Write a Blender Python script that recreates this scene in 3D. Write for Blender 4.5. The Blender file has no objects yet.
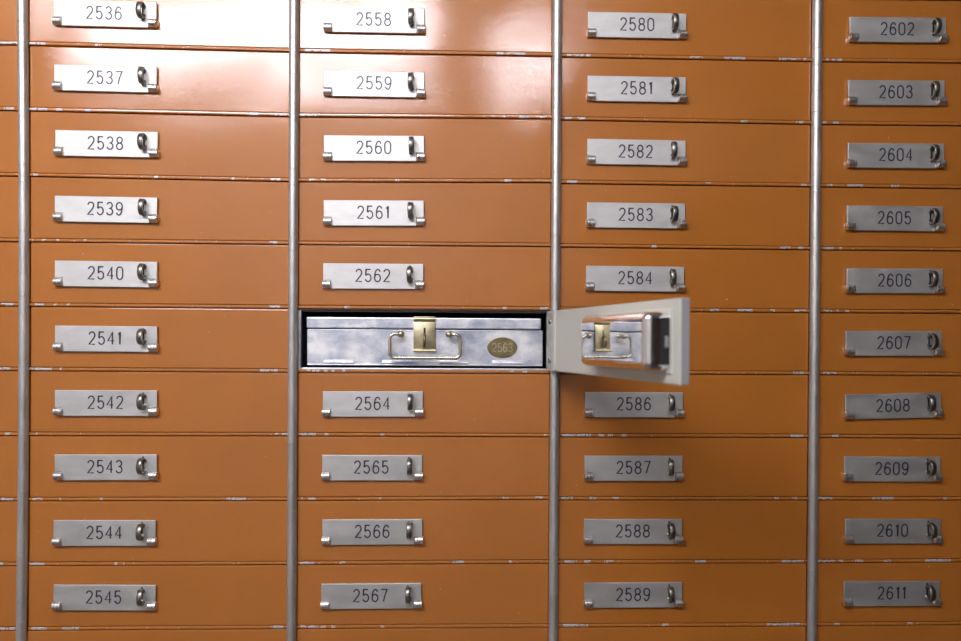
import bpy, bmesh, math, random
from mathutils import Vector, Matrix
random.seed(7)
scene = bpy.context.scene
COL = scene.collection
H0 = 1.81                       # height of the first seam line above the floor
P = .08                         # row pitch
ROD_X = [-.8760, -.5479, -.2187, .1086, .4395, .7690]
ROD_Y = -.003
ROD_R = .0060
PHI = 1.8090
CAM = (-.013703, -.924757, -.358172, .031020, -.006428, .006038, 735.706, 24.564)

# ------------------------------------------------------------------ helpers
class MB:
    def __init__(s):
        s.bm = bmesh.new()
    def box(s, x0, x1, y0, y1, z0, z1, bev=0, seg=2, mi=0, skip=()):
        t = bmesh.new()
        v = [t.verts.new((x, y, z)) for x in (x0, x1) for y in (y0, y1) for z in (z0, z1)]
        F = {'x0': (0, 1, 3, 2), 'x1': (4, 6, 7, 5), 'y0': (0, 4, 5, 1), 'y1': (2, 3, 7, 6), 'z0': (0, 2, 6, 4), 'z1': (1, 5, 7, 3)}
        for k, f in F.items():
            if k not in skip: t.faces.new([v[i] for i in f])
        if bev:
            bmesh.ops.bevel(t, geom=t.edges[:], offset=bev, segments=seg, profile=.5, affect='EDGES')
        s.merge(t, mi)
        return s
    def merge(s, t, mi=0, M=None):
        if M is not None: bmesh.ops.transform(t, matrix=M, verts=t.verts)
        vm = {v: s.bm.verts.new(v.co) for v in t.verts}
        for f in t.faces:
            try:
                nf = s.bm.faces.new([vm[v] for v in f.verts]); nf.material_index = mi
            except ValueError: pass
        t.free()
    def cyl(s, a, b, r, n=20, mi=0, r2=None):
        a = Vector(a); b = Vector(b); d = b - a
        t = bmesh.new()
        bmesh.ops.create_cone(t, cap_ends=True, segments=n, radius1=r, radius2=r if r2 is None else r2, depth=d.length)
        M = Matrix.Translation((a + b) / 2) @ d.to_track_quat('Z', 'Y').to_matrix().to_4x4()
        s.merge(t, mi, M)
        return s
    def lathe(s, prof, c, axis, n=24, mi=0):
        """prof: list of (radius, height along axis)"""
        t = bmesh.new(); rings = []
        for r, h in prof:
            if r < 1e-6: rings.append([t.verts.new((0, 0, h))])
            else: rings.append([t.verts.new((r * math.cos(2 * math.pi * i / n), r * math.sin(2 * math.pi * i / n), h)) for i in range(n)])
        for A, B in zip(rings, rings[1:]):
            for i in range(n):
                j = (i + 1) % n
                if len(A) == 1 and len(B) == 1: continue
                if len(A) == 1: t.faces.new((A[0], B[i], B[j]))
                elif len(B) == 1: t.faces.new((A[i], A[j], B[0]))
                else: t.faces.new((A[i], A[j], B[j], B[i]))
        for R_, fl in ((rings[0], True), (rings[-1], False)):
            if len(R_) > 1: t.faces.new(R_[::-1] if fl else R_)
        M = Matrix.Translation(c) @ Vector(axis).to_track_quat('Z', 'Y').to_matrix().to_4x4()
        s.merge(t, mi, M)
        return s
    def sweep(s, pts, prof, closed=False, mi=0, up=(0, -1, 0)):
        """sweep a closed 2D profile [(side, up)] along 3D points; up fixed"""
        t = bmesh.new(); pts = [Vector(p) for p in pts]; n = len(pts); U = Vector(up); rings = []
        for i, p in enumerate(pts):
            if closed: a = pts[(i - 1) % n]; b = pts[(i + 1) % n]
            else: a = pts[max(i - 1, 0)]; b = pts[min(i + 1, n - 1)]
            T = (b - a).normalized()
            k = 1.0
            if 0 < i < n - 1 or closed:
                d1 = (p - a).normalized(); c = max(.35, d1.dot(T)); k = min(1 / c, 1.6)
            S = T.cross(U).normalized(); W = S.cross(T)
            rings.append([t.verts.new(p + S * q[0] * k + W * q[1]) for q in prof])
        m = len(prof); R2 = rings + [rings[0]] if closed else rings
        for A, B in zip(R2, R2[1:]):
            for i in range(m):
                j = (i + 1) % m
                t.faces.new((A[i], A[j], B[j], B[i]))
        if not closed:
            t.faces.new(rings[0][::-1]); t.faces.new(rings[-1])
        s.merge(t, mi)
        return s
    def mesh(s, name, mats, smooth=None):
        bmesh.ops.recalc_face_normals(s.bm, faces=s.bm.faces)
        me = bpy.data.meshes.new(name); s.bm.to_mesh(me); s.bm.free()
        for m in (mats if isinstance(mats, (list, tuple)) else [mats]): me.materials.append(m)
        if smooth:
            for p in me.polygons: p.use_smooth = True
            me.set_sharp_from_angle(angle=math.radians(smooth))
        return me

def link(name, me, parent=None, loc=(0, 0, 0), M=None):
    o = bpy.data.objects.new(name, me); COL.objects.link(o)
    if parent: o.parent = parent
    if M is not None: o.matrix_local = M
    else: o.location = loc
    return o
def empty(name, loc, label, cat, group=None):
    o = bpy.data.objects.new(name, None); COL.objects.link(o); o.location = loc
    o.empty_display_size = .05
    return tag(o, label, cat, group)
def tag(o, label, cat, group=None):
    o['label'] = label; o['category'] = cat
    if group: o['group'] = group
    return o
def struct(o):
    o['kind'] = 'structure'; return o

# ------------------------------------------------------------------ camera maths (used only for laying out measured wear marks on the wall plane)
def cam_axes():
    cx, cy, cz, yaw, pitch, roll, f, sh = CAM
    c, s = math.cos, math.sin
    fw = Vector((s(yaw) * c(pitch), c(yaw) * c(pitch), s(pitch))); r = Vector((c(yaw), -s(yaw), 0)); u = r.cross(fw)
    return c(roll) * r + s(roll) * u, -s(roll) * r + c(roll) * u, fw
RX, UX, FX = cam_axes()
def on_wall(px, py, Y=0.):
    d = FX + RX * (px - 480.5) / CAM[6] - UX * (py - 320.5 - CAM[7]) / CAM[6]
    return Vector(CAM[:3]) + d * ((Y - CAM[1]) / d.y)

# ------------------------------------------------------------------ materials
def nodes(name):
    m = bpy.data.materials.new(name); m.use_nodes = True
    nt = m.node_tree; b = nt.nodes['Principled BSDF']
    return m, nt, b
def N(nt, t, **k):
    n = nt.nodes.new(t)
    for a, v in k.items():
        if a in n.inputs: n.inputs[a].default_value = v
        else: setattr(n, a, v)
    return n
def coords(nt, scale=(1, 1, 1), obj_random=True):
    tc = N(nt, 'ShaderNodeTexCoord'); mp = N(nt, 'ShaderNodeMapping')
    mp.inputs['Scale'].default_value = scale
    nt.links.new(tc.outputs['Object'], mp.inputs['Vector'])
    if obj_random:
        oi = N(nt, 'ShaderNodeObjectInfo'); ml = N(nt, 'ShaderNodeMath', operation='MULTIPLY'); ml.inputs[1].default_value = 37.
        nt.links.new(oi.outputs['Random'], ml.inputs[0]); cb = N(nt, 'ShaderNodeCombineXYZ')
        nt.links.new(ml.outputs[0], cb.inputs[0]); nt.links.new(ml.outputs[0], cb.inputs[2]); nt.links.new(cb.outputs[0], mp.inputs['Location'])
    return mp.outputs['Vector']
def noise(nt, vec, scale, detail=2., rough=.5):
    n = N(nt, 'ShaderNodeTexNoise'); n.inputs['Scale'].default_value = scale
    n.inputs['Detail'].default_value = detail; n.inputs['Roughness'].default_value = rough
    nt.links.new(vec, n.inputs['Vector']); return n.outputs['Fac']
def ramp(nt, fac, stops):
    r = N(nt, 'ShaderNodeValToRGB'); e = r.color_ramp.elements
    while len(e) < len(stops): e.new(.5)
    for k, (p, c) in zip(e, stops): k.position = p; k.color = c if len(c) == 4 else (*c, 1)
    nt.links.new(fac, r.inputs['Fac']); return r.outputs['Color']
def bump(nt, h, strength, dist, normal=None):
    b = N(nt, 'ShaderNodeBump'); b.inputs['Strength'].default_value = strength; b.inputs['Distance'].default_value = dist
    nt.links.new(h, b.inputs['Height'])
    if normal is not None: nt.links.new(normal, b.inputs['Normal'])
    return b.outputs['Normal']

def paint(name, base, dirt):
    m, nt, b = nodes(name)
    v = coords(nt); L = nt.links
    n1 = noise(nt, v, 9, 3); c = ramp(nt, n1, [(.3, tuple(x * .95 for x in base)), (.7, tuple(min(1, x * 1.04) for x in base))])
    sp = noise(nt, v, 260, 1.5); spk = ramp(nt, sp, [(.755, (0, 0, 0)), (.79, (1, 1, 1))])
    mx = N(nt, 'ShaderNodeMix', data_type='RGBA'); L.new(spk, mx.inputs[0]); L.new(c, mx.inputs[6]); mx.inputs[7].default_value = (*dirt, 1)
    L.new(mx.outputs[2], b.inputs['Base Color'])
    b.inputs['Roughness'].default_value = .36
    b.inputs['Specular IOR Level'].default_value = .22
    b.inputs['Coat Weight'].default_value = 1.; b.inputs['Coat Roughness'].default_value = .10; b.inputs['Coat IOR'].default_value = 1.55
    big = noise(nt, v, 5.5, 1.); fine = noise(nt, v, 560, 1.)
    nb = bump(nt, big, .5, .010); nf = bump(nt, fine, .30, .0004, nb)
    L.new(nf, b.inputs['Coat Normal']); L.new(nb, b.inputs['Normal'])
    return m
M_paint = paint('orange_enamel', (.435, .149, .021), (.62, .44, .32))
M_frame = paint('orange_frame_enamel', (.455, .160, .028), (.60, .48, .40))
def plain(name, col, rough=.5, metal=0., spec=.5):
    m, nt, b = nodes(name); b.inputs['Base Color'].default_value = (*col, 1); b.inputs['Roughness'].default_value = rough
    b.inputs['Metallic'].default_value = metal; b.inputs['Specular IOR Level'].default_value = spec
    return m
def metal(name, base, rough, var=.1, nscale=30, stretch=(1, 1, 1), bumpd=0, met=1., rvar=.08, tint=None, low=0):
    m, nt, b = nodes(name); v = coords(nt, stretch); L = nt.links
    n = noise(nt, v, nscale, 4, .6)
    lo = tuple(x * (1 - var) for x in (tint or base)); hi = tuple(min(1, x * (1 + var * .6)) for x in base)
    L.new(ramp(nt, n, [(.35, lo), (.65, hi)]), b.inputs['Base Color'])
    mr = N(nt, 'ShaderNodeMapRange'); mr.inputs['From Min'].default_value = .3; mr.inputs['From Max'].default_value = .7
    mr.inputs['To Min'].default_value = rough - rvar; mr.inputs['To Max'].default_value = rough + rvar
    L.new(n, mr.inputs['Value']); L.new(mr.outputs[0], b.inputs['Roughness'])
    b.inputs['Metallic'].default_value = met
    nrm = None
    if low: nrm = bump(nt, noise(nt, coords(nt), 14, 1.), .5, low)
    if bumpd: nrm = bump(nt, n, .4, bumpd, nrm)
    if nrm is not None: L.new(nrm, b.inputs['Normal'])
    return m
M_plate = metal('brushed_nickel', (.64, .64, .61), .60, .10, 26, (1, 1, 2.5), 0, rvar=.06, low=.0022)
M_steel = metal('worn_steel', (.76, .75, .72), .32, .08, 90)
M_ring = metal('dull_ring_steel', (.27, .255, .215), .34, .2, 200)
M_rod = metal('hinge_steel', (.58, .575, .54), .44, .08, 60, (1, 1, .5), met=.8)
M_groove = plain('groove_grime', (.03, .027, .024), .8)
M_num = plain('number_enamel', (.028, .028, .050), .38)
M_slot = plain('slot_dark', (.014, .013, .012), .6)
M_chip = metal('bare_chipped_metal', (.56, .54, .52), .45, .15, 200, met=.3)
M_tin = metal('tinned_sheet', (.90, .91, .91), .36, .12, 26, (1, 1, 1.4), met=.75, tint=(.50, .57, .70), low=.0004)
M_brass = metal('aged_brass', (.60, .54, .34), .34, .2, 90, bumpd=.0004)
M_brass_dark = metal('tarnish_and_shade_brass', (.33, .28, .15), .40, .25, 120, bumpd=.0003)
M_handle = metal('nickel_brass_wire', (.62, .57, .42), .28, .15, 90)
M_chrome = metal('polished_chrome', (.88, .87, .86), .035, .02, 20, rvar=.01, low=.0006)
M_cream = plain('grey_cream_enamel', (.54, .55, .475), .40)
M_edge = plain('grey_edge_paint', (.34, .34, .335), .45)
M_leaf = metal('hinge_leaf_paint', (.48, .47, .41), .42, .15, 80, met=.3)
M_galv = metal('galvanised_steel', (.55, .55, .54), .38, .12, 60)
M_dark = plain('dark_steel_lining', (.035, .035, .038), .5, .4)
M_wall = plain('cream_wall_paint', (.66, .65, .63), .8)
M_wall_dark = plain('brown_wall_paint', (.07, .05, .04), .7)
M_ceil = plain('white_ceiling_paint', (.45, .44, .42), .85)
def floor_mat():
    m, nt, b = nodes('terrazzo_floor'); v = coords(nt, obj_random=False)
    nt.links.new(ramp(nt, noise(nt, v, 60, 3), [(.4, (.12, .11, .10)), (.6, (.22, .20, .18))]), b.inputs['Base Color']); b.inputs['Roughness'].default_value = .4
    return m
M_floor = floor_mat()

# ------------------------------------------------------------------ measured seam irregularities (old steelwork: each seam sags by a millimetre or so)
RES = {30: [1.33, .75, .3, -.23, .27, .7, .55, -.07, -.27, -.44],
       286: [-.74, -1.11, -1.85, -.36, -.25, .19, .75, .04, -.24, -.39],
       549: [-.29, .94, .79, .3, .1, .1, .27, 1.15, .47, -.39],
       563: [-.93, -.15, -.03, -.2, -.1, .1, .29, .54, .32, -.47],
       808: [-.9, -.78, -.22, -.44, -.43, .31, .07, .27, -.21, -.86],
       960: [1.34, .96, -.29, .38, .38, -.39, -.93, -.14, .58, -.08]}
STN = {0: (30, 30), 1: (30, 286), 2: (286, 549), 3: (563, 808), 4: (808, 960)}
def seam(c, k):
    """z of seam k at the left and right rod of column c, relative to H0"""
    kk = min(max(k, 0), 9); a, b = STN[c]
    return -k * P + RES[a][kk] / 795 * .9, -k * P + RES[b][kk] / 795 * .9
def rod_dx(i, z):
    if i == 1:
        t = (z + .34) / .36
        return .0022 * (1 - t * t) - .0012
    return 0.

# ------------------------------------------------------------------ numerals
def catmull(pts, n=6):
    if len(pts) < 3: return pts
    out = []
    Q = [pts[0]] + pts + [pts[-1]]
    for i in range(1, len(Q) - 2):
        p0, p1, p2, p3 = [Vector((q[0], q[1])) for q in Q[i - 1:i + 3]]
        for j in range(n):
            t = j / n
            out.append(tuple(.5 * ((2 * p1) + (-p0 + p2) * t + (2 * p0 - 5 * p1 + 4 * p2 - p3) * t * t + (-p0 + 3 * p1 - 3 * p2 + p3) * t ** 3)))
    out.append(tuple(pts[-1])); return out
def arc(cx, cy, rx, ry, a0, a1, n=14):
    return [(cx + rx * math.cos(math.radians(a0 + (a1 - a0) * i / n)), cy + ry * math.sin(math.radians(a0 + (a1 - a0) * i / n))) for i in range(n + 1)]
GLY = {
 '0': [('c', arc(.5, .72, .5, .28, 0, 180) + arc(.5, .28, .5, .28, 180, 360))],
 '1': [('o', [(.12, .80), (.42, 1), (.42, 0)])],
 '2': [('o', arc(.5, .74, .48, .26, 170, -15) + [(.80, .50), (.0, 0), (1, 0)])],
 '3': [('o', arc(.48, .76, .44, .24, 165, -80) + [(.42, .52)] + arc(.48, .26, .5, .26, 80, -165))],
 '4': [('o', [(.74, 0), (.74, 1), (0, .29), (1, .29)])],
 '5': [('o', [(.92, 1), (.14, 1), (.06, .53)] + arc(.48, .31, .5, .31, 138, -160))],
 '6': [('c', arc(.5, .30, .5, .30, 0, 360, 22)[:-1]), ('o', catmull([(.02, .34), (.06, .62), (.24, .88), (.52, 1), (.82, .93), (.93, .80)]))],
 '7': [('o', [(0, 1), (1, 1), (.62, .5), (.36, 0)])],
 '8': [('c', arc(.5, .76, .44, .24, 0, 360, 20)[:-1]), ('c', arc(.5, .26, .5, .26, 0, 360, 20)[:-1])],
 '9': [('c', arc(.5, .70, .5, .30, 0, 360, 22)[:-1]), ('o', catmull([(.98, .66), (.94, .38), (.76, .12), (.48, 0), (.18, .07), (.07, .20)]))],
}
def number_mesh(txt, h=.0152, w=.0072, adv=.01150, sw=.00085, y0=0., th=.00022, mat=None):
    mb = MB(); W = [w * .55 if ch == '1' else w for ch in txt]; gap = adv - w
    x = -(sum(W) + gap * (len(txt) - 1)) / 2
    prof = [(-sw, 0), (sw, 0), (sw, th), (-sw, th)]
    for ch, cw in zip(txt, W):
        for kind, pts in GLY[ch]:
            mb.sweep([(x + p[0] * w * (1 if ch != '1' else 1), y0, (p[1] - .5) * h) for p in pts], prof, closed=(kind == 'c'))
        x += cw + gap
    return mb.mesh('number', mat or M_num)

# ------------------------------------------------------------------ shared hardware meshes
PW, PH = .1245, .0318        # nameplate; origin at its centre, front at y = -.0042 below the door face at y = 0
def plate_mesh():
    mb = MB()
    kn = .0098
    # body with the two lower corners cut out for the knuckles
    t = bmesh.new(); x0, x1, z0, z1 = -PW / 2, PW / 2, -PH / 2, PH / 2
    outline = [(x0, z1), (x0, z0 + .0108), (x0 + kn, z0 + .0108), (x0 + kn, z0), (x1 - kn, z0), (x1 - kn, z0 + .0108), (x1, z0 + .0108), (x1, z1)]
    A = [t.verts.new((x, -.0020, z)) for x, z in outline]; B = [t.verts.new((x, -.0042, z)) for x, z in outline]
    t.faces.new(A[::-1]); f = t.faces.new(B)
    for i in range(8): j = (i + 1) % 8; t.faces.new((A[i], A[j], B[j], B[i]))
    bmesh.ops.recalc_face_normals(t, faces=t.faces)
    bmesh.ops.bevel(t, geom=[e for e in t.edges if e.verts[0].co.y < -.004 and e.verts[1].co.y < -.004], offset=.0006, segments=2, profile=.5, affect='EDGES')
    mb.merge(t)
    mb.box(x0 + .012, x1 - .012, -.0021, .0002, z0 + .004, z1 - .004)                 # backing spacer
    mb.box(.0445, .0466, -.00435, -.0040, -.0075, .0135, mi=1)                         # slot the ring comes through
    return mb.mesh('number_plate', [M_plate, M_slot])
def knuckle_mesh():
    mb = MB(); r = .0051
    prof = [(0, 0), (r * .8, 0), (r, .0008), (r, .0033), (r * .88, .0037), (r, .0041), (r, .0068), (r * .88, .0072), (r, .0076), (r, .0100), (r * .8, .0108), (0, .0108)]
    mb.lathe(prof, (-.0054, 0, 0), (1, 0, 0), 20)
    mb.box(-.0046, .0046, .0, .0050, -.0045, .0040)
    return mb.mesh('plate_knuckle', M_steel, 40)
def ring_mesh():
    mb = MB(); pts = []
    for i in range(28):
        a = 2 * math.pi * i / 28
        pts.append((0, .0068 * math.cos(a) - .0040, .0090 * math.sin(a)))
    w, t = .0030, .0012
    mb.sweep(pts, [(-t, -w * .7), (-t * .6, -w), (t * .6, -w), (t, -w * .7), (t, w * .7), (t * .6, w), (-t * .6, w), (-t, w * .7)], closed=True, up=(1, 0, 0))
    return mb.mesh('pull_ring', M_ring, 50)
ME_PLATE, ME_KN, ME_RING = plate_mesh(), knuckle_mesh(), ring_mesh()

ROT = Matrix.Rotation
def T(x, y, z): return Matrix.Translation((x, y, z))
def add_plate(root, M, txt, tilt=0., dx=0., dz=0.):
    """M: door frame in the locker; plate centre stands .0384+PW/2 right of the rod, .0400 below the upper seam"""
    C = M @ T(dx, 0, dz) @ ROT(tilt, 4, 'Y')
    pl = link('number_plate', ME_PLATE, root, M=C)
    if txt: link('number', number_mesh(txt, y0=-.0043), pl, loc=(-.0008 + random.uniform(-.0006, .0006), 0, .0010 + random.uniform(-.0003, .0003)))
    for sx, kx in ((-1, -PW / 2 + .0047), (1, PW / 2 - .0042)):
        k = link('plate_knuckle', ME_KN, root, M=C @ T(kx, -.0036, -PH / 2 + .0056))
    link('pull_ring', ME_RING, root, M=C @ T(.0462, -.0052, .0025 + random.uniform(-.0004, .0006)) @ ROT(math.radians(random.uniform(-9, 7)), 4, 'Z') @ ROT(math.radians(random.uniform(-8, 8)), 4, 'X'))

DT = .0082    # door thickness
def door_mesh(xl, xr, zt, zb, ct, sl):
    """zt, zb = (left,right) heights; bevelled slab, front at y=0"""
    t = bmesh.new(); v = []
    for y in (0, DT):
        v += [t.verts.new((xl, y, zt[0])), t.verts.new((xr, y, zt[1])), t.verts.new((xr, y, zb[1])), t.verts.new((xl, y, zb[0]))]
    t.faces.new((v[0], v[3], v[2], v[1])); t.faces.new(v[4:8])
    for i in range(4): j = (i + 1) % 4; t.faces.new((v[i], v[j], v[j + 4], v[i + 4]))
    bmesh.ops.recalc_face_normals(t, faces=t.faces)
    bmesh.ops.bevel(t, geom=[e for e in t.edges if min(e.verts[0].co.y, e.verts[1].co.y) < .001], offset=.0011, segments=3, profile=.5, affect='EDGES')
    mb = MB(); mb.merge(t); me = mb.mesh('door', M_paint)
    return me

# ------------------------------------------------------------------ the lockers
FIRST = {0: None, 1: 2536, 2: 2558, 3: 2580, 4: 2602}
GROUP = 'closed orange safe deposit lockers'
SPECIAL = {'2608': (-.026, 0, 0), '2602': (0, .0014, 0), '2540': (.004, 0, 0), '2564': (-.006, 0, 0), '2545': (.006, .0004, 0), '2610': (-.002, .0006, 0)}
def neighbour_label(c, r, num):
    if c == 0:
        if r == 10: return 'sliver of orange locker door in the bottom left corner, left of the first rod'
        return 'sliver of orange locker door cut off at the left edge, beside locker %d' % (FIRST[1] + r)
    if r == 10: return 'orange locker cut off at the bottom edge, directly below locker %d' % (FIRST[c] + 9)
    extra = ''
    if r == 0: extra = ', top row'
    if num == '2564': extra = ', directly below the open compartment'
    elif num == '2562': extra = ', directly above the open compartment'
    elif num == '2585': extra = ''
    elif num == '2608': extra = ', its plate slightly tilted'
    elif num == '2559': extra += ', its digits washed out by lamp glare'
    elif r == 9: extra = ', last full row at the bottom'
    return 'closed orange locker with metal number plate %s%s' % (num, extra)
for c in range(5):
    for r in range(11):
        z0 = seam(c, r - 1); z1 = seam(c, r)      # upper and lower seam
        zc = (z0[0] + z0[1] + z1[0] + z1[1]) / 4
        xl = ROD_X[c] + rod_dx(c, zc) + .0061; xr = ROD_X[c + 1] + rod_dx(c + 1, zc) - .0060
        num = None if (c == 0 or r == 10) else str(FIRST[c] + r)
        opened = (c == 2 and r == 5)
        if num == '2585': lab = 'closed orange locker half hidden behind the open locker door, between 2584 and 2586'
        else: lab = neighbour_label(c, r, num)
        if opened: lab = 'open locker with its door swung out to the right, chrome lock case on the door'
        root = empty('deposit_locker', ((xl + xr) / 2, 0, H0 + zc), lab, 'locker', None if opened else GROUP)
        ox, oz = (xl + xr) / 2, zc
        zt = (z0[0] - .0006 - oz, z0[1] - .0006 - oz); zb = (z1[0] + .0047 - oz, z1[1] + .0047 - oz)
        tiltd = math.atan2(z0[1] - z0[0], xr - xl)
        if opened:
            ax = ROD_X[3] - ox
            Mo = T(ax, ROD_Y, 0) @ ROT(PHI, 4, 'Z') @ T(-ax, -ROD_Y, 0)
        else: Mo = Matrix.Identity(4) @ ROT(math.radians(random.uniform(-.12, .12)), 4, 'Z')
        if opened:
            # slab reaches from the hinge to the free edge
            w = .3193; zt = (-.3215 - oz, -.3215 - oz); zb = (-.3950 - oz, -.3950 - oz)
            me = door_mesh(ax - w, ax - .0010, zt, zb, 0, 0)
            me.materials.append(M_cream)
            for p in me.polygons:
                if p.center.y > .0005: p.material_index = 1
            me.materials.append(M_edge)
            for p in me.polygons:
                if p.center.x < ax - w + .0006 and p.center.y > .0008: p.material_index = 2
        else: me = door_mesh(xl - ox, xr - ox, zt, zb, 0, 0)
        link('door', me, root, M=Mo)
        ti, dx, dz = SPECIAL.get(num, (0, 0, 0))
        px = ROD_X[c] + rod_dx(c, zc) + .0387 + {0: 0, 1: -.0007, 2: -.0014, 3: 0, 4: .0018}[c] + PW / 2 - ox
        if num or c == 0 or r == 10:
            zl = z0[0] + (z0[1] - z0[0]) * .3
            add_plate(root, Mo @ T(px, 0, zl - .0400 + .0012 * min(1, r / 6) - oz), num, -tiltd + ti + random.uniform(-.002, .002), dx + random.uniform(-.0005, .0005), dz + random.uniform(-.0003, .0003))
        if opened: OPEN = (root, ox, oz, Mo, ax)

# the open locker: inner side of the door, hinge leaf, lock case, compartment
root, ox, oz, Mo, ax = OPEN
def D(a, h, z): return (ax - a, DT + h, z - oz)       # a along the door from the hinge axis, h out of the inner face
mb = MB(); zt, zb = -.3225, -.3940
mb.box(ax - .3165, ax - .0290, DT - .0002, DT + .0008, zb - oz, zt - oz, bev=.0004)
mb.box(ax - .0335, ax - .0270, DT - .0002, DT + .0026, zb - oz, zt - oz, bev=.0010, seg=3)
pan = link('door_liner', mb.mesh('door_liner', M_cream), root, M=Mo); pan['label'] = 'grey cream inner face of the open door'
mb = MB(); mb.box(ax - .0265, ax - .0015, DT - .0002, DT + .0008, -.3930 - oz, -.3235 - oz, bev=.0004)
leaf = link('hinge_leaf', mb.mesh('hinge_leaf', M_leaf), root, M=Mo)
for z in (-.3345, -.3825):
    mb = MB(); mb.lathe([(0, .0016), (.0018, .0014), (.0034, .0006), (.0038, 0), (.0038, -.0004), (0, -.0004)], (ax - .0135, DT + .0008, z - oz), (0, 1, 0), 16)
    mb.box(ax - .0139, ax - .0131, DT + .0016, DT + .0026, z - oz - .0026, z - oz + .0026, mi=1)
    link('screw', mb.mesh('screw', [M_galv, M_slot], 40), leaf)
mb = MB()
a0, a1, hh, zz0, zz1 = .1610, .3035, .0248, -.3832, -.3328
t = bmesh.new()
v = [t.verts.new((x, y, z)) for x in (ax - a1, ax - a0) for y in (DT - .001, DT + hh) for z in (zz0 - oz, zz1 - oz)]
for f in ((0, 1, 3, 2), (4, 6, 7, 5), (0, 4, 5, 1), (2, 3, 7, 6), (0, 2, 6, 4), (1, 5, 7, 3)): t.faces.new([v[i] for i in f])
bmesh.ops.recalc_face_normals(t, faces=t.faces)
eg = [e for e in t.edges if max(e.verts[0].co.y, e.verts[1].co.y) > DT]
bmesh.ops.bevel(t, geom=eg, offset=.0072, segments=8, profile=.5, affect='EDGES')
mb.merge(t)
mb.box(ax - a1 - .00025, ax - a1 + .001, DT + .0021, DT + .0105, zz0 - oz + .0048, zz1 - oz - .0048, mi=1)
case = link('lock_case', mb.mesh('lock_case', [M_chrome, M_slot], 60), root, M=Mo); case['label'] = 'polished chrome lock case reflecting the metal box'
wn = case.modifiers.new('weighted', 'WEIGHTED_NORMAL'); wn.keep_sharp = True
mb = MB(); mb.box(ax - a1 - .0035, ax - a0 + .0035, DT + .0004, DT + .0020, zz0 - oz - .0030, zz1 - oz + .0030, bev=.0008)
link('case_flange', mb.mesh('case_flange', M_cream), root, M=Mo)
mb = MB(); mb.box(ax - a1 - .0028, ax - a1 + .002, DT + .0042, DT + .0075, -.3635 - oz, -.3535 - oz, bev=.0006)
link('latch_bolt', mb.mesh('latch_bolt', M_galv), case)
# compartment lining
cl, cr, ct, cb = -.2085 - ox, .0985 - ox, -.3232 - oz, -.3935 - oz
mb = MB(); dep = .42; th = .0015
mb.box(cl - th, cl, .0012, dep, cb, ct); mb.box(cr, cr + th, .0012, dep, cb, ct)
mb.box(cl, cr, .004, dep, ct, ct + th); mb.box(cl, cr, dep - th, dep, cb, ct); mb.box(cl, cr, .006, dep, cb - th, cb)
mb.box(cl - .0060, cl - th, .0016, .012, cb - .002, ct + .001, mi=1)
mb.box(cl, cr + th, -.0006, .006, cb - .0035, cb, bev=.0008, mi=1)
link('compartment', mb.mesh('compartment', [M_dark, M_galv]), root)

# ------------------------------------------------------------------ cabinet bank
CHIPS = {0: [(0, 17), (28, 45), (96, 100), (305, 330), (497, 503), (507, 525), (567, 579), (581, 590), (690, 702), (724, 745), (779, 800), (803, 806), (825, 828), (832, 835), (837, 841)],
 1: [(5, 14), (30, 36), (39, 47), (57, 62), (86, 91), (250, 258), (275, 287), (300, 310), (312, 320), (503, 505), (520, 528), (541, 547), (565, 572), (577, 585), (741, 747), (796, 803), (822, 826), (833, 838)],
 2: [(34, 38), (155, 158), (232, 234), (271, 280), (310, 315), (321, 325), (396, 399), (505, 512), (567, 577), (706, 710), (801, 806), (828, 832), (847, 862), (891, 899)],
 3: [(31, 33), (43, 46), (57, 59), (84, 87), (270, 277), (652, 656), (780, 790), (797, 803), (824, 833), (839, 841)],
 4: [(2, 13), (36, 45), (54, 57), (67, 70), (270, 280), (345, 347), (503, 506), (540, 547), (711, 718), (738, 752), (770, 774), (795, 806), (824, 832), (835, 838), (844, 848)],
 5: [(0, 10), (30, 52), (60, 62), (261, 277), (307, 310), (313, 315), (317, 320), (324, 327), (332, 334), (343, 345), (510, 513), (523, 527), (793, 803), (823, 836)],
 6: [(6, 10), (36, 38), (276, 278), (282, 288), (300, 316), (325, 328), (381, 384), (544, 546), (563, 590), (599, 604), (608, 613), (622, 626), (791, 803), (832, 838)],
 7: [(2, 13), (33, 42), (60, 62), (101, 103), (227, 246), (300, 304), (308, 315), (380, 382), (503, 508), (535, 542), (561, 572), (590, 596), (612, 618), (774, 778), (792, 797), (818, 832), (872, 893), (943, 947)],
 8: [(0, 3), (30, 45), (115, 117), (124, 126), (300, 314), (340, 345), (453, 464), (509, 511), (565, 576), (585, 590), (604, 614), (695, 705), (782, 803), (818, 835), (838, 842), (855, 863), (884, 890), (925, 950)],
 9: [(0, 15), (32, 47), (63, 79), (273, 283), (299, 318), (321, 325), (331, 335), (381, 385), (563, 587), (662, 668), (767, 801), (834, 839), (907, 912)]}
X0, X1 = ROD_X[0] - .02, ROD_X[5] + .02
ZT, ZB = .86, -10 * P - .02         # relative to H0
cab = empty('locker_cabinet', ((X0 + X1) / 2, 0, 0), 'steel cabinet bank holding the orange lockers, with strips between them and vertical rods', 'cabinet')
cxm = (X0 + X1) / 2
ztop, zbot = H0 + P + .02, H0 - 10 * P - .02
mb = MB()
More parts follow.
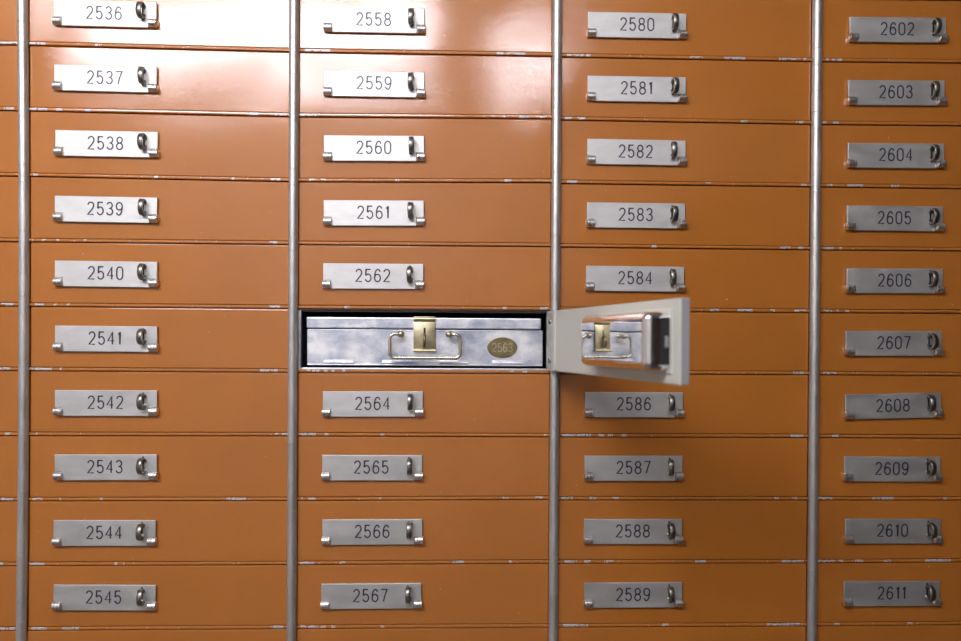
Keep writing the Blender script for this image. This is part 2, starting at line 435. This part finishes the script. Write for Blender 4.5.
# carcass: sheet behind the doors with the open compartment left out, sides, top, plinth panel
cx0, cx1, cz0, cz1 = ox + cl - .002, ox + cr + .002, H0 + oz + cb - .002, H0 + oz + ct + .002
yb = .0092
for (a, b, z0_, z1_) in ((X0, cx0, zbot, ztop), (cx1, X1, zbot, ztop), (cx0, cx1, zbot, cz0), (cx0, cx1, cz1, ztop)):
    mb.box(a - cxm, b - cxm, yb, yb + .002, z0_, z1_)
mb.box(X0 - cxm, X1 - cxm, .46, .47, 0, 2.30)
mb.box(X0 - cxm, X0 + .002 - cxm, .0, .46, 0, 2.30); mb.box(X1 - .002 - cxm, X1 - cxm, .0, .46, 0, 2.30)
mb.box(X0 - cxm, X1 - cxm, .0, .46, 2.298, 2.30)
mb.box(X0 + .002 - cxm, X1 - .002 - cxm, .0, .012, 0, zbot - .002); mb.box(X0 + .002 - cxm, X1 - .002 - cxm, .0, .012, ztop + .002, 2.298)
link('carcass', mb.mesh('carcass', M_frame), cab)
# strips between the rows, cut into short cells so the chipped places can be bare metal
rs = random.Random(3)
for k in range(-1, 11):
    mb = MB()
    for c in range(5):
        zl, zr = seam(c, k); xa, xb = ROD_X[c] + .0058, ROD_X[c + 1] - .0058
        n = int((xb - xa) / .0012); px_ranges = []
        if 0 <= k <= 9:
            py = 50 + 64.3 * k
            px_ranges = [(on_wall(a, py).x, on_wall(b, py).x) for a, b in CHIPS[k]]
        top, bot, yf, yk = .0042, .0008, -.0009, yb
        prof = [(yk, bot), (yf + .0005, bot), (yf, bot + .0005), (yf - .0001, (top + bot) / 2), (yf, top - .0005), (yf + .0005, top), (yk, top)]
        bmx = mb.bm; rings = []
        for i in range(n + 1):
            x = xa + (xb - xa) * i / n; z = zl + (zr - zl) * i / n + H0
            rings.append([bmx.verts.new((x - cxm, y, z + dz)) for y, dz in prof])
        h = 0
        for i in range(n):
            x = xa + (xb - xa) * (i + .5) / n
            hit = any(a - .0005 <= x <= b + .0005 for a, b in px_ranges)
            sel = set()
            if hit:
                if h <= 0: pat = rs.choice(((1, 2, 3, 4), (2, 3, 4), (3, 4), (1, 2, 3), (2, 3), (1, 2, 3, 4))); h = rs.randint(1, 4)
                h -= 1; sel = set(pat) if rs.random() < .93 else set()
            elif rs.random() < .012: sel = {rs.choice((2, 3))}
            for s in range(len(prof) - 1):
                f = bmx.faces.new((rings[i][s], rings[i + 1][s], rings[i + 1][s + 1], rings[i][s + 1])); f.material_index = 1 if s in sel else 0
    link('frame_strip', mb.mesh('frame_strip', [M_frame, M_chip]), cab)
# hinge rods with knuckle grooves
for i, rx in enumerate(ROD_X):
    mb = MB(); prof = []; cuts = []
    for k in range(-1, 11):
        zs = -k * P + .0025
        cuts += [zs + .0105, zs - .0105]
        if rs.random() < .5: cuts.append(zs - .04 + rs.uniform(-.015, .015))
    cuts = sorted(cuts); z = zbot - H0; R0 = ROD_R
    prof = [(0, z), (R0, z)]
    for q in cuts: prof += [(R0, q - .0005), (R0 * .93, q - .0002), (R0 * .93, q + .0002), (R0, q + .0005)]
    prof += [(R0, ztop - H0), (0, ztop - H0)]
    mb.lathe([(r_, z_ + H0) for r_, z_ in prof], (rx - cxm, ROD_Y, 0), (0, 0, 1), 28)
    for v in mb.bm.verts: v.co.x += rod_dx(i, v.co.z - H0)
    rod = link('hinge_rod', mb.mesh('hinge_rod', M_rod, 50), cab)
    mb = MB(); mb.box(rx - .0036 - cxm, rx + .0036 - cxm, .0004, yb, zbot, ztop)
    link('stile', mb.mesh('stile', M_frame), cab)

# ------------------------------------------------------------------ the metal box inside the open compartment
BX0, BX1, BZ0, BZ1 = -.2028, .0943, -.3908, -.3300
bx, bz = (BX0 + BX1) / 2, H0 - .3935
box = empty('deposit_box', (bx, 0, bz), 'silver sheet metal box with brass hasp and wire handle inside the open locker', 'metal box')
def zz(z): return H0 + z - bz
hx = (BX1 - BX0) / 2; YF = .0045
mb = MB(); mb.box(-hx, hx, YF, .40, zz(BZ0), zz(-.3455), bev=.0012, seg=2)
mb.box(-hx + .001, hx - .0015, YF - .0005, YF + .002, zz(-.3473), zz(-.3455), bev=.0004)
mb.box(-hx + .0005, hx - .0005, YF - .0012, YF + .002, zz(-.3902), zz(-.3890), bev=.0004)
body = link('body', mb.mesh('body', M_tin), box)
mb = MB(); mb.box(-hx - .0006, hx - .0025, YF - .0012, .401, zz(-.3440), zz(BZ1), bev=.0014, seg=3)
mb.box(-hx + .002, hx - .003, YF + .002, .398, zz(-.3456), zz(-.3438), mi=1)  # near-black filler, shade of the gap under the lid as colour
link('lid', mb.mesh('lid', [M_tin, M_slot]), box)
for (a, b) in ((324, 354), (382, 411), (440, 468), (492, 523)):
    xa, xb = on_wall(a, 364, YF).x - bx, on_wall(b, 364, YF).x - bx
    mb = MB(); mb.lathe([(0, xa), (.0013, xa), (.0017, xa + .0004), (.0017, xb - .0004), (.0013, xb), (0, xb)], (0, YF - .0012, zz(-.3868)), (1, 0, 0), 16)
    mb.box(xa, xb, YF - .0008, YF + .001, zz(-.3868), zz(-.3838), bev=.0003)
    link('hinge_barrel', mb.mesh('hinge_barrel', M_tin, 40), box)
# hasp
hx0, hx1 = -.0692 - bx, -.0415 - bx; hm = (hx0 + hx1) / 2; yh = YF - .0032
mb = MB(); mb.box(hx0, hx1, yh, yh + .0018, zz(-.3705), zz(-.3358), bev=.0005)
mb.box(hx0 + .0004, hx1 - .0004, yh + .0012, yh + .0022, zz(-.3360), zz(-.3325), mi=2)  # darker brass band: shade of the fold recess put into the colour
mb.cyl((hx0, yh + .0006, zz(-.3318)), (hx1, yh + .0006, zz(-.3318)), .0023, 16)
mb.box(hx0, hx1, yh + .001, YF + .004, zz(-.3302), zz(-.3288), bev=.0004)
mb.cyl((hx0, yh - .0006, zz(-.3715)), (hx1, yh - .0006, zz(-.3715)), .0019, 16)
mb.box(hm - .0013, hm + .0013, yh - .0001, yh + .001, zz(-.3690 + .0035), zz(-.3430), mi=1)
hasp = link('hasp', mb.mesh('hasp', [M_brass, M_slot, M_brass_dark], 25), box)
mb = MB(); pts = [(0, .0064 * math.cos(2 * math.pi * i / 24), .0078 * math.sin(2 * math.pi * i / 24)) for i in range(24)]
mb.sweep([(hm, yh - .0012 + p[1], zz(-.3590) + p[2]) for p in pts], [(.0016 * math.cos(q * math.pi / 4), .0016 * math.sin(q * math.pi / 4)) for q in range(8)], closed=True, up=(1, 0, 0))
link('hasp_staple', mb.mesh('hasp_staple', M_brass_dark, 60), hasp)
# handle
def corner(p, q, r_, n=7):
    return p
kxl, kxr, kz = on_wall(401, 334, -.004).x - bx, on_wall(449, 334, -.004).x - bx, zz(-.3510)
hl, hr, hb = on_wall(389.8, 345, -.006).x - bx, on_wall(460.2, 345, -.006).x - bx, zz(-.3805)
yl = -.0062; rc = .0062; rw = .0020
def arcp(cx_, cz_, a0_, a1_, n=7): return [(cx_ + rc * math.cos(math.radians(a0_ + (a1_ - a0_) * i / n)), yl, cz_ + rc * math.sin(math.radians(a0_ + (a1_ - a0_) * i / n))) for i in range(n + 1)]
pts = [(kxl + .001, yl + .0015, kz)] + arcp(hl + rc, kz - rc, 90, 180) + arcp(hl + rc, hb + rc, 180, 270) + arcp(hr - rc, hb + rc, 270, 360) + arcp(hr - rc, kz - rc, 0, 90) + [(kxr - .001, yl + .0015, kz)]
mb = MB(); mb.sweep(pts, [(rw * math.cos(q * math.pi / 5), rw * math.sin(q * math.pi / 5)) for q in range(10)])
hd = link('handle', mb.mesh('handle', M_handle, 60), box)
for kx in (kxl, kxr):
    mb = MB(); mb.lathe([(.0026, 0), (.0024, .004), (.0030, .006), (.0040, .0078), (.0044, .0100), (.0040, .0122), (.0024, .0140), (0, .0146)], (kx, YF, kz), (0, -1, 0), 20)
    link('handle_knob', mb.mesh('handle_knob', M_brass, 60), hd)
# badge
mb = MB(); t = bmesh.new(); n = 40; ga, gb = .0192, .0133
bcx, bcz = .0428 - bx, zz(-.3672)
R1 = [t.verts.new((bcx + ga * math.cos(2 * math.pi * i / n), YF + .0002, bcz + gb * math.sin(2 * math.pi * i / n))) for i in range(n)]
R2 = [t.verts.new((bcx + (ga - .0004) * math.cos(2 * math.pi * i / n), YF - .0012, bcz + (gb - .0004) * math.sin(2 * math.pi * i / n))) for i in range(n)]
R3 = [t.verts.new((bcx + (ga - .0016) * math.cos(2 * math.pi * i / n), YF - .0013, bcz + (gb - .0016) * math.sin(2 * math.pi * i / n))) for i in range(n)]
R4 = [t.verts.new((bcx + (ga - .0020) * math.cos(2 * math.pi * i / n), YF - .0009, bcz + (gb - .0020) * math.sin(2 * math.pi * i / n))) for i in range(n)]
for A, B in ((R1, R2), (R2, R3), (R3, R4)):
    for i in range(n): j = (i + 1) % n; t.faces.new((A[i], A[j], B[j], B[i]))
t.faces.new(R4); mb.merge(t)
bd = link('number_badge', mb.mesh('number_badge', M_brass_dark), box)
o = link('number', number_mesh('2563', h=.0105, w=.0046, adv=.0068, sw=.00042, y0=YF - .0009, th=.0005, mat=M_brass), bd, loc=(bcx, 0, bcz))

# ------------------------------------------------------------------ the vault room around
def slab(name, x0, x1, y0, y1, z0, z1, m):
    mb = MB(); mb.box(x0, x1, y0, y1, z0, z1); return struct(link(name, mb.mesh(name, m)))
RXL, RXR, RYF, RYB, RH = -2.0, 2.0, -2.4, .47, 2.50
slab('floor', RXL, RXR, RYF, RYB, -.1, 0, M_floor)
slab('ceiling', RXL, RXR, RYF, RYB, RH, RH + .1, M_ceil)
slab('wall_back', RXL - .1, RXR + .1, RYB, RYB + .1, -.1, RH + .1, M_wall)
slab('wall_front', RXL - .1, RXR + .1, RYF - .1, RYF, -.1, RH + .1, M_wall)
slab('wall_left', RXL - .1, RXL, RYF, RYB, -.1, RH + .1, M_wall)
slab('wall_right', RXR, RXR + .1, RYF, RYB, -.1, RH + .1, M_wall_dark)

# unseen dark door added on the front wall to darken the right-hand reflections
def added_door_panel():
    mb = MB(); mb.box(.62, 1.72, RYF, RYF + .05, 0, 2.12, bev=.004)
    for z0_, z1_ in ((.2, .95), (1.1, 1.95)): mb.box(.76, 1.58, RYF + .045, RYF + .062, z0_, z1_, bev=.006)
    return mb.mesh('added_dark_door', M_wall_dark)
struct(link('added_dark_door', added_door_panel()))
# lamps
def emis(name, col, s):
    m = bpy.data.materials.new(name); m.use_nodes = True; nt = m.node_tree; nt.nodes.clear()
    e = nt.nodes.new('ShaderNodeEmission'); e.inputs[0].default_value = (*col, 1); e.inputs[1].default_value = s
    o = nt.nodes.new('ShaderNodeOutputMaterial'); nt.links.new(e.outputs[0], o.inputs[0]); return m
LAMP_Y, LAMP_Z = -1.20, 2.325
lx0, lx1 = -1.10, -.10
lamp = empty('ceiling_light', ((lx0 + lx1) / 2, LAMP_Y, RH), 'long fluorescent batten fixed to the ceiling behind the camera', 'ceiling light')
hw = (lx1 - lx0) / 2
mb = MB(); mb.box(-hw, hw, -.08, .08, LAMP_Z + .055 - RH, 0, bev=.004); link('housing', mb.mesh('housing', M_ceil), lamp)
mb = MB(); mb.box(-hw + .01, hw - .01, -.075, .075, LAMP_Z - .095 - RH, LAMP_Z + .055 - RH, bev=.03, seg=4)
link('diffuser', mb.mesh('diffuser', emis('fluorescent_glow', (.99, .965, 1.06), 30.)), lamp)
bulb = empty('ceiling_light', (.19, -1.2, RH), 'small round globe lamp on the ceiling beside the long batten', 'ceiling light')
mb = MB(); mb.cyl((0, 0, 0), (0, 0, -.04), .05, 24); mb.cyl((0, 0, -.04), (0, 0, -.20), .02, 16); link('housing', mb.mesh('housing', M_ceil, 40), bulb)
mb = MB(); R_ = .06
mb.lathe([(R_ * math.sin(math.pi * i / 16), -R_ * math.cos(math.pi * i / 16)) for i in range(17)], (0, 0, -.245), (0, 0, 1), 28)
link('globe', mb.mesh('globe', emis('globe_glow', (.99, .965, 1.06), 38.), 60), bulb)

w = bpy.data.worlds.new('world'); scene.world = w; w.use_nodes = True
w.node_tree.nodes['Background'].inputs[0].default_value = (.02, .02, .022, 1); w.node_tree.nodes['Background'].inputs[1].default_value = 1

# ------------------------------------------------------------------ camera
cd = bpy.data.cameras.new('camera'); cam = bpy.data.objects.new('camera', cd); COL.objects.link(cam)
R3x = Matrix((RX, UX, -FX)).transposed().to_4x4()
cam.matrix_world = Matrix.Translation((CAM[0], CAM[1], CAM[2] + H0)) @ R3x
cd.sensor_width = 36; cd.sensor_fit = 'HORIZONTAL'; cd.lens = CAM[6] / 961 * 36; cd.shift_y = CAM[7] / 961
cd.clip_start = .02; cd.clip_end = 50
cd.dof.use_dof = True; cd.dof.focus_distance = .925; cd.dof.aperture_fstop = 3.5
scene.camera = cam
vs = scene.view_settings; vs.view_transform = 'Standard'; vs.look = 'None'; vs.gamma = 1; vs.exposure = 0.10
try: vs.use_curve_mapping = False
except Exception: pass
